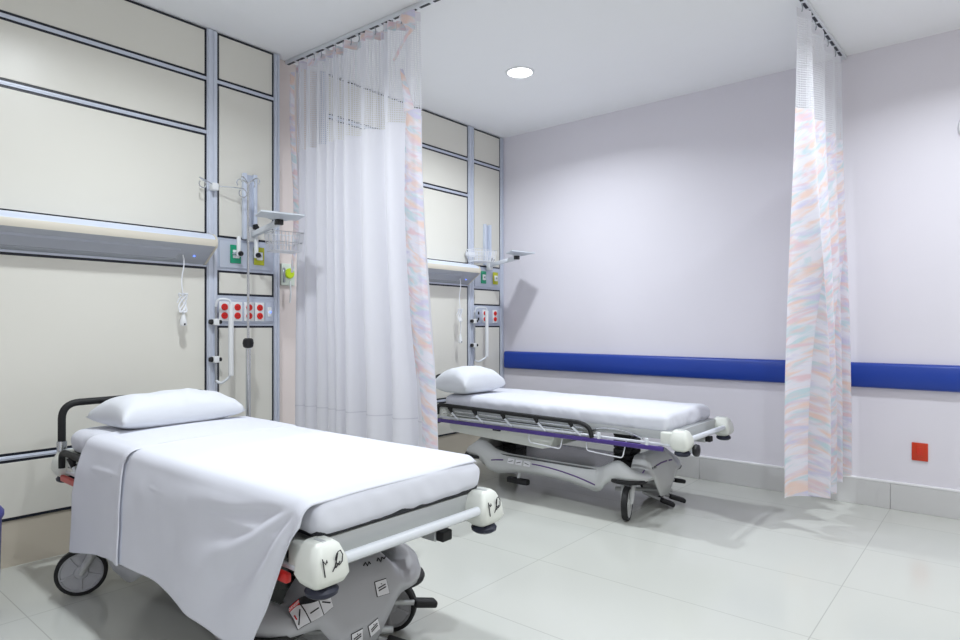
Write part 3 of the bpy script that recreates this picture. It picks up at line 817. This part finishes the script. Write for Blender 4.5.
def stretcher(loc, dz, bar, label, marks, stickers, stripe, casters, hz_=.828):
    t = thing('stretcher_bed', label, 'hospital bed', loc, 0, 'wheeled hospital stretchers')
    zf = .545+dz                      # frame datum
    # litter frame
    m_ = MB()
    for sy in (-1, 1):
        m_.box((-.93, sy*.322-.018, zf+.005), (.93, sy*.322+.018, zf+.055), .006, 2)
    for x in (-.9, -.45, 0, .45, .9): m_.box((x-.02, -.32, zf+.012), (x+.02, .32, zf+.05), .004, 1)
    m_.build('litter_frame', 'frame_grey', t)
    MB().box((-.93, -.318, zf+.042), (.935, .318, zf+.056), .003, 1).build('deck', 'frame_grey', t)
    MB().box((.925, -.325, zf-.035), (.944, .325, zf+.06), .004, 2).build('foot_plate', 'frame_grey', t)
    MB().box((-.944, -.325, zf-.025), (-.925, .325, zf+.06), .004, 2).build('head_plate', 'frame_grey', t)
    for sx in (-1, 1):
        for sy in (-1, 1): bumper(t, sx, sy, zf, marks and sx > 0)
    MB().tube([(1.0, -.33, zf+.012), (1.0, .33, zf+.012)], .0155, 16).build('foot_bar', 'powder_white', t)
    # push handle at the head
    hx = -.985
    P = fillet([(hx, -.368, zf+.09), (hx, -.368, hz_), (hx, .345, hz_), (hx, .345, zf+.09)], .075, 8)
    ph_ = MB().tube(P, .0165, 14).build('push_handle', 'black_rubber', t)
    for sy in (-.368, .345):
        MB().tube([(hx, sy, zf+.07), (hx, sy, zf+.115)], .021, 14).build('handle_socket', 'chrome', ph_)
    # side rails
    for sy in (-1, 1):
        y = sy*.384
        sr = MB().box((-.925, y-.010, zf-.058), (.885, y+.010, zf-.030), .006, 2).build('side_rail', bar, t)
        MB().box((-.925, y-sy*.018-.006, zf-.028), (.92, y-sy*.018+.006, zf-.012), .004, 1).build('rail_carrier', 'powder_white', sr)
        tr_ = fillet([(-.93, y, zf-.0), (-.93, y, zf+.06), (-.90, y, zf+.074), (.33, y, zf+.058), (.395, y, zf+.03), (.41, y, zf-.03)], .04)
        MB().tube(tr_, .0145, 12).build('top_rail', 'black_rubber', sr)
        for i, x in enumerate((-.80, -.56, -.30, -.02, .25)):
            MB().tube([(x, y, zf+.062), (x+.014, y, zf+.022)], .008, 10, radii=[.022, .008]).build('hinge', 'black_rubber', sr)
            MB().tube([(x+.012, y-sy*.002, zf+.026), (x+.08, y-sy*.004, zf-.026)], .0075, 10).build('rail_post', 'powder_white', sr)
        for z in (zf+.03, zf+.004):
            MB().tube([(-.88, y-sy*.012, z+.004), (.34, y-sy*.012, z-.006)], .004, 8).build('rail_rod', 'chrome', sr)
        for x in (.46, .78):
            po = MB().box((x-.012, y-.007, zf-.035), (x+.012, y+.007, zf+.01), .006, 2).build('mount', 'powder_white', sr)
        MB().tube(fillet([(.38, y-sy*.03, zf+.005), (.46, y-sy*.03, zf+.035), (.62, y-sy*.03, zf+.035), (.74, y-sy*.03, zf+.0)], .06), .006, 8).build('end_loop', 'chrome', sr)
    # under-litter shroud
    prof = [(-.88, zf-.02), (-.88, zf-.11), (-.84, zf-.135), (-.02, zf-.165), (.04, zf-.15), (.085, zf-.06), (.09, zf-.02)]
    MB().prism(prof, -.30, .30, 'y').build('under_shroud', 'plastic_offwhite', t, angle=30)
    MB().box((-.45, -.315, zf-.085), (-.38, -.298, zf-.05), .004, 1).build('latch', 'black_plastic', t)
    for xa in (-.10, .35):
        MB().tube(fillet([(xa, -.35, zf-.03), (xa+.01, -.36, zf-.12), (xa+.26, -.36, zf-.135), (xa+.28, -.35, zf-.03)], .02), .004, 8).build('bag_hook', 'wire_white', t)
    # lift columns
    for x in (-.48, .46):
        b_ = MB(); n_ = 7; z0 = .262; z1 = zf+.015
        for k in range(n_):
            za = z0+(z1-z0)*k/n_; zb_ = z0+(z1-z0)*(k+1)/n_
            b_.box((x-.065, -.075, za), (x+.065, .075, zb_-.003), .006, 1); b_.box((x-.058, -.068, zb_-.006), (x+.058, .068, zb_+.002))
        b_.build('lift_column', 'black_plastic', t)
    # foot-end crank knob
    if stripe: MB().tube([(.93, -.315, zf-.034), (1.04, -.315, zf-.040)], .02, 14).build('crank_boss', 'powder_white', t)
    if stripe: MB().lathe([(0, 0), (.030, 0), (.036, .01), (.034, .026), (.01, .034), (0, .034)], 18, Matrix.Translation((1.038, -.315, zf-.040)) @ Matrix.Rotation(PI/2, 4, 'Y')).build('crank_knob', 'black_plastic', t)
    MB().box((.86, .15, zf-.075), (.93, .22, zf-.03), .004, 1).build('bracket', 'frame_grey', t)
    MB().box((.93, .152, zf-.07), (.965, .20, zf-.035), .004, 1).build('stop_block', 'black_rubber', t)
    # base
    LOW[:] = [.172, .272] if stripe else [.225, .300]
    bc = base_cover(t, 'plastic_light_grey' if stripe else 'plastic_grey', 'plastic_dark')
    for sx in (-1, 1):
        for sy in (-1, 1):
            MB().lathe([(.10, -.012), (.118, -.011), (.122, 0), (.118, .011), (.10, .012), (.10, -.012)], 36, Matrix.Translation((sx*.600, sy*.262, .232 if stripe or sx > 0 else .315))).build('bumper_ring', 'black_rubber', bc)
    fr = MB()
    for sy in (-1, 1): fr.tube([(-.62, sy*.2, .235), (.62, sy*.2, .235)], .018, 10)
    for sx in (-1, 1): fr.tube([(sx*.6, -.27, .245), (sx*.6, .27, .245)], .02, 10)
    fr.tube([(-.6, 0, .19), (.66, 0, .17)], .016, 10)
    fr.build('chassis', 'frame_grey', t)
    for (px, py, an) in casters: caster(t, px, py, an, 'black_rubber', 'plastic_light_grey' if stripe else 'plastic_grey')
    # pedals
    def pedal(p0, p1, w=.05, L=.085):
        p0 = Vector(p0); p1 = Vector(p1); d = (p1-p0).normalized()
        lv = MB().tube([p0, p1], .010, 10).build('pedal_lever', 'frame_grey', t)
        rot = d.to_track_quat('X', 'Z').to_matrix().to_4x4()
        MB().box((-.01, -w/2, -.014), (L, w/2, .014), .010, 3, Matrix.Translation(p1) @ rot).build('foot_pedal', 'black_rubber', lv)
    pedal((.56, .20, .155), (.635, .335, .125)) if False else pedal((.58, .16, .16), (.655, .33, .122))
    pedal((.58, .06, .10), (.70, .15, .055), .06, .10)
    pedal((.58, -.02, .10), (.68, .05, .05), .06, .09)
    MB().tube([(.46, -.16, .13), (.70, .17, .09)], .013, 10).build('pedal_shaft', 'frame_grey', t)
    if stripe: MB().box((-.30, -.345, .085), (-.12, -.30, .125), .012, 3).build('side_pedal', 'black_rubber', t)
    if stripe: MB().tube([(-.21, -.32, .12), (-.21, -.28, .21)], .012, 10).build('pedal_lever', 'frame_grey', t)
    if stickers:
        end_sticker(bc, -.185, .296, .150, .062, .10, 'wide')
        end_sticker(bc, .10, .27, .05, .05, .0, 'small')
        end_sticker(bc, -.022, .145, .05, .046, .05, 'small'); end_sticker(bc, .052, .152, .048, .046, .3, 'small')
        k = MB()
        sc = [[(-.01, .0), (.0, .008), (.006, -.004), (.016, .006), (.02, -.002)], [(.05, .0), (.058, .008), (.064, -.006), (.074, .006), (.082, 0), (.09, .004)]]
        for ps in sc: k.tube([(on_end(.06+a, .352+b_)+.001, .06+a, .352+b_) for a, b_ in ps], .0027, 5)
        k.build('handwritten_mark', 'ink', bc)
    if stripe:
        def sline(xs, r=.0045):
            g = MB(); pts = [(x, on_side(x, zz)-.0006, zz) for x, zz in xs]; g.tube(pts, r, 6); g.build('stripe', 'purple_stripe', bc)
        sline([(x, lerp_tab([(-.44, .222), (-.34, .232)], x)) for x in (-.44, -.41, -.38, -.35)])
        sline([(x, .236-.062*((x+.10)/.50)**2) for x in [-.10+.05*i for i in range(11)]])
        for i, x in enumerate((-.31, -.24, -.17)):
            st = MB(); st.grid(lambda a, b_: (x+.055*a, on_side(x+.055*a, .214+.034*b_)-.0012, .214+.034*b_), 4, 4)
            so = st.build('safety_label', 'label_white', bc, recalc=False)
            MB().tube([(x+.010, on_side(x+.01, .228)-.0025, .226+(.01 if i == 2 else 0)), (x+.045, on_side(x+.045, .236)-.0025, .236-(.01 if i == 2 else 0))], .0022, 5).build('symbol', 'ink', so)
        def eline(ys, r=.0045):
            g = MB(); g.tube([(on_end(y, z)+.0006, y, z) for y, z in ys], r, 6); g.build('stripe', 'purple_stripe', bc)
        eline([(-.26, .285), (-.21, .290)]); eline([(-.08, .300), (.0, .304), (.08, .304)]); eline([(.105, .304), (.14, .302)])
        em = MB()
        for k in range(5):
            em.tube([(on_end(-.175+.018*k, .295)+.001, -.175+.018*k, .283+.006*(k % 2)), (on_end(-.165+.018*k, .3)+.001, -.165+.018*k, .305-.005*(k % 2))], .003, 5)
        em.build('emblem', 'plastic_dark', bc)
    return t

B1 = (1.36, -3.49, 0); B2 = (1.35, -.98, 0)
s1 = stretcher(B1, -.008, 'red_bar', 'wheeled stretcher bed with red side rails under the draped sheet, nearer the camera', True, True, False,
               [(-.715, -.295, math.radians(-112)), (-.68, .27, math.radians(180)), (.62, -.27, math.radians(190)), (.62, .33, math.radians(212))])
s2 = stretcher(B2, -.03, 'purple_bar', 'wheeled stretcher bed with purple side rail by the back wall', False, False, True,
               [(-.68, -.27, math.radians(180)), (-.68, .27, math.radians(170)), (.61, -.27, math.radians(-74)), (.62, .27, math.radians(200))], .80)

# ---- mattresses
def rounded_slab(lo, hi, r, voxel):
    m_ = MB().box(lo, hi, r, 5); o_ = m_.build('tmp', 'sheet_white')
    def mods(o):
        rm = o.modifiers.new('r', 'REMESH'); rm.mode = 'VOXEL'; rm.voxel_size = voxel; rm.use_smooth_shade = True
        s = o.modifiers.new('s', 'SMOOTH'); s.iterations = 4; s.factor = .5
    return evaluated(o_, mods)
def mattress(loc, x0, x1, hw, z0, z1, label, seed, hang=.0):
    t = thing('mattress', label, 'mattress', (loc[0], loc[1], z0), 0, 'sheeted stretcher mattresses')
    MB().box((x0+.012, -hw+.012, 0), (x1-.012, hw-.012, z1-z0-.03), .02, 3).build('mattress_core', 'mattress_navy', t)
    sh = rounded_slab((x0, -hw, .003-hang), (x1, hw, z1-z0), .042, .0125); sh.name = 'fitted_sheet'; sh.data.name = 'fitted_sheet'
    sh.parent = t; zt = z1-z0
    for v in sh.data.vertices:
        p = v.co; q = Vector((p.x*3+seed, p.y*3, p.z*3))
        side = 1-sstep(zt-.05, zt-.012, p.z)
        top = 1-side
        d = .006*noise.noise(q*1.3)*top+.002*noise.noise(q*5)
        # gathers on the sides: near-vertical folds, stronger at the foot end corners
        f = .009*noise.noise(Vector((p.x*9+p.z*5, p.y*9-p.z*6, seed)))+.006*noise.noise(Vector((p.x*22+p.z*8, p.y*22+p.z*10, seed+5)))
        if p.x > x1-.02 or abs(p.y) > hw-.02:
            v.co += Vector((f if p.x > x1-.02 else 0, math.copysign(f, p.y) if abs(p.y) > hw-.02 else 0, 0))*side
        # ragged lower hem
        if p.z < .03-hang: v.co.z += .007*noise.noise(Vector((p.x*5, p.y*5, seed)))
        # edges sag, crown in the middle
        v.co.z += d*top-.006*top*sstep(hw-.16, hw, abs(p.y))
    return t
mattress((1.36, -3.48), -.96, .965, .358, .596, .715, 'white sheeted mattress lying on the near stretcher bed', 1.3)
mattress((1.35, -.98), -.90, .90, .347, .572, .675, 'white sheeted mattress on the far stretcher with purple rail', 8.1, .02)

# ---- pillows
def pillow(loc, hx, hy, hz, rz, label, seed, tail=False):
    t = thing('pillow', label, 'pillow', loc, rz, 'white pillows')
    m_ = MB(); nu, nv = 40, 56
    def f(u, v, sgn):
        a = (u*2-1); b_ = (v*2-1)
        prof = (max(0, 1-abs(a)**2.6)**.40)*(max(0, 1-abs(b_)**3.6)**.34)
        # corners pull out slightly into points, sides draw in
        px = hx*a*(1-.07*(1-abs(b_)**2)*abs(a)+.03*abs(b_)**4); py = hy*b_*(1-.06*(1-abs(a)**2)*abs(b_)+.03*abs(a)**4)
        w = .010*noise.noise(Vector((px*7, py*7, seed+sgn)))+.006*noise.noise(Vector((px*16, py*12, seed)))
        cr = .010*abs(noise.noise(Vector((px*5+py*9, py*3, seed+9))))
        z = hz*1.15*prof+(w-cr)*min(1, prof*2) if sgn > 0 else -hz*.55*prof+.3*w*min(1, prof*2)
        return (px, py, max(z, -hz*.5)+hz*.5)
    for sgn in (1, -1): m_.grid(lambda u, v: f(u, v, sgn), nu, nv)
    bmesh.ops.remove_doubles(m_.bm, verts=m_.bm.verts[:], dist=.0006)
    m_.build('pillow_body', 'pillow_white', t, angle=80)
    if tail:
        g = MB(); g.grid(lambda u, v: (.10-.05*u+.01*math.sin(v*5), hy*.9+.075*v, hz*.42-.02*v+.018*math.sin(u*5)+.025*v*v), 10, 8)
        g.build('pillowcase_tail', 'pillow_white', t, recalc=False)
    return t
pillow((.645, -3.485, .720), .18, .290, .095, .04, 'white pillow on the near bed, in front of the black push handle', 2.0, True)
pillow((.57, -1.165, .679), .17, .232, .120, -.03, 'white pillow on the far bed, in the room corner', 6.0)

# ---- draped sheet over the near bed
def drape():
    nu, nv = 190, 120
    ytop0, yedge = -3.15, -3.872
    SX0, SX1 = .75, 2.312
    Lt = abs(yedge-ytop0)
    def hem_z(x): return lerp_tab([(.60, .225), (.75, .235), (.95, .268), (1.15, .298), (1.25, .306), (1.45, .305), (1.65, .29), (1.80, .272), (2.0, .255), (2.3, .25)], x)
    def fold_x(u):
        # pleat: x runs on to .518, turns back to .486 and goes on again, behind
        return u
    UM = .30
    def f(u, v):
        # v<.42: on the mattress top ; then down the side
        vt = .40
        xt = SX0+(SX1-SX0)*u
        if v <= vt:
            k = v/vt
            y = ytop0+(yedge+.035-ytop0)*k
            z = .7225-.004*sstep(.75, 1, k)-.002*sstep(.2, 0, k)
            z += .004*noise.noise(Vector((xt*3, y*3, 1)))+.0025*max(0, noise.noise(Vector((xt*2+y*5, y*2-xt, 7))))
            x = xt-.02*(1-k)*0
            # near the foot it follows the rounding of the mattress end
            z -= .018*sstep(2.26, 2.315, xt)**2
            if xt < 1.2: z += .004
            z = max(z, .719-.018*sstep(2.26, 2.315, xt)**2)
            return Vector((x, y, z))
        k = (v-vt)/(1-vt)
        zt = .7185-.018*sstep(2.26, 2.315, xt)**2
        # the hem is narrower at the foot end: the edge runs back on the diagonal
        xr = lerp_tab([(0, SX1), (.12, SX1-.005), (1, 2.09)], k)
        xl = lerp_tab([(0, SX0), (.15, SX0-.03), (.5, SX0-.06), (1, SX0-.035)], k); xm = 1.175+.080*k
        x = xl+(xm-xl)*u/UM if u < UM else xm+(xr-xm)*(u-UM)/(1-UM)
        x = x*sstep(0, .15, k)+(SX0+(SX1-SX0)*u)*(1-sstep(0, .15, k))
        zb_ = hem_z(x)
        # rounded shoulder
        ksh = .09
        if k < ksh:
            a = k/ksh*PI/2
            y = yedge+.035-.04*math.sin(a); z = zt-.04*(1-math.cos(a))
        else:
            q = (k-ksh)/(1-ksh); y = yedge-.005-.030*q; z = (zt-.04)+(zb_-(zt-.04))*q
        dep = sstep(0, .35, k)
        # broad vertical flutes and diagonal drag lines from the foot corner
        w = .010*math.sin(x*11+.6)*k+.012*noise.noise(Vector((x*3.1, z*1.1, 3)))*dep
        dx_, dz_ = 2.31-x, .71-z
        ang = math.atan2(dz_, dx_+.001); rad = math.hypot(dx_, dz_)
        w += .014*math.sin(ang*15+1.2*noise.noise(Vector((x*4, z*4, 0))))*math.exp(-((rad-.34)/.26)**2)*sstep(.02, .2, k)
        w += .004*noise.noise(Vector((x*12, z*9, 8)))*dep
        y -= w*.9+.014*dep
        return Vector((x, min(y, yedge-.022) if k > .25 else min(y, yedge+.035-.057*k/.25), z))
    def g(u, v):
        # the pleat: a narrow overlap about a third of the way along
        u0, fw = .300, .022
        if u < u0: uu = u; layer = 1
        elif u < u0+.02: uu = u0-(u-u0)*fw/.02; layer = 1-(u-u0)/.02
        else:
            uu = (u0-fw)+(u-u0-.02)*(1-(u0-fw))/(1-u0-.02); layer = 0
        p = f(uu, v)
        k = max(0, (v-.36)/.64)
        amt = sstep(u0-.05, u0-.005, u) if u < u0 else (layer if u < u0+.02 else 0)
        on = sstep(0, .10, k)
        p.y -= .014*amt*on
        return p
    base = Vector((1.43, -3.5, .72))
    m_ = MB(); m_.grid(lambda u, v: g(u, v)-base, nu, nv)
    o_ = m_.build('draped_sheet', 'sheet_white', None, base, recalc=False, angle=85)
    so = o_.modifiers.new('cloth', 'SOLIDIFY'); so.thickness = .0025; so.offset = 0
    tag(o_, 'loose white bed sheet hanging down the near side of the near bed', 'bed sheet')
drape()

# ---- blue bin at the left edge of the photo
t = thing('waste_bin', 'blue-violet bin at the left edge of the photo, beside the near bed', 'bin', (.55, -4.283, 0))
MB().lathe([(0, .0), (.135, 0), (.142, .012), (.152, .40), (.155, .412), (.148, .412), (.14, .03), (0, .03)], 40).build('bin_body', 'bin_blue', t)
MB().lathe([(.157, .408), (.16, .416), (.16, .43), (.147, .448), (.05, .46), (0, .462)], 40).build('lid', 'bin_blue', t)
MB().box((.12, -.04, .01), (.19, .04, .03), .006, 2).build('foot_pedal', 'black_plastic', t)

# ------------------------------------------------------------------ camera, world, view
cam = bpy.data.cameras.new('camera'); co = bpy.data.objects.new('camera', cam); C.objects.link(co)
co.location = (3.764, -4.875, 1.19); co.rotation_euler = (PI/2, 0, math.radians(39.76))
cam.sensor_width = 36; cam.lens = 631*36/960; cam.shift_y = 6/960; cam.clip_start = .05
scene.camera = co
w = bpy.data.worlds.new('world'); scene.world = w; w.use_nodes = True
bg = w.node_tree.nodes['Background']; bg.inputs['Color'].default_value = (1.0, .955, .89, 1); bg.inputs['Strength'].default_value = .62
scene.view_settings.view_transform = 'Standard'; scene.view_settings.look = 'None'
scene.view_settings.exposure = -.1; scene.view_settings.gamma = 1; scene.view_settings.use_curve_mapping = False
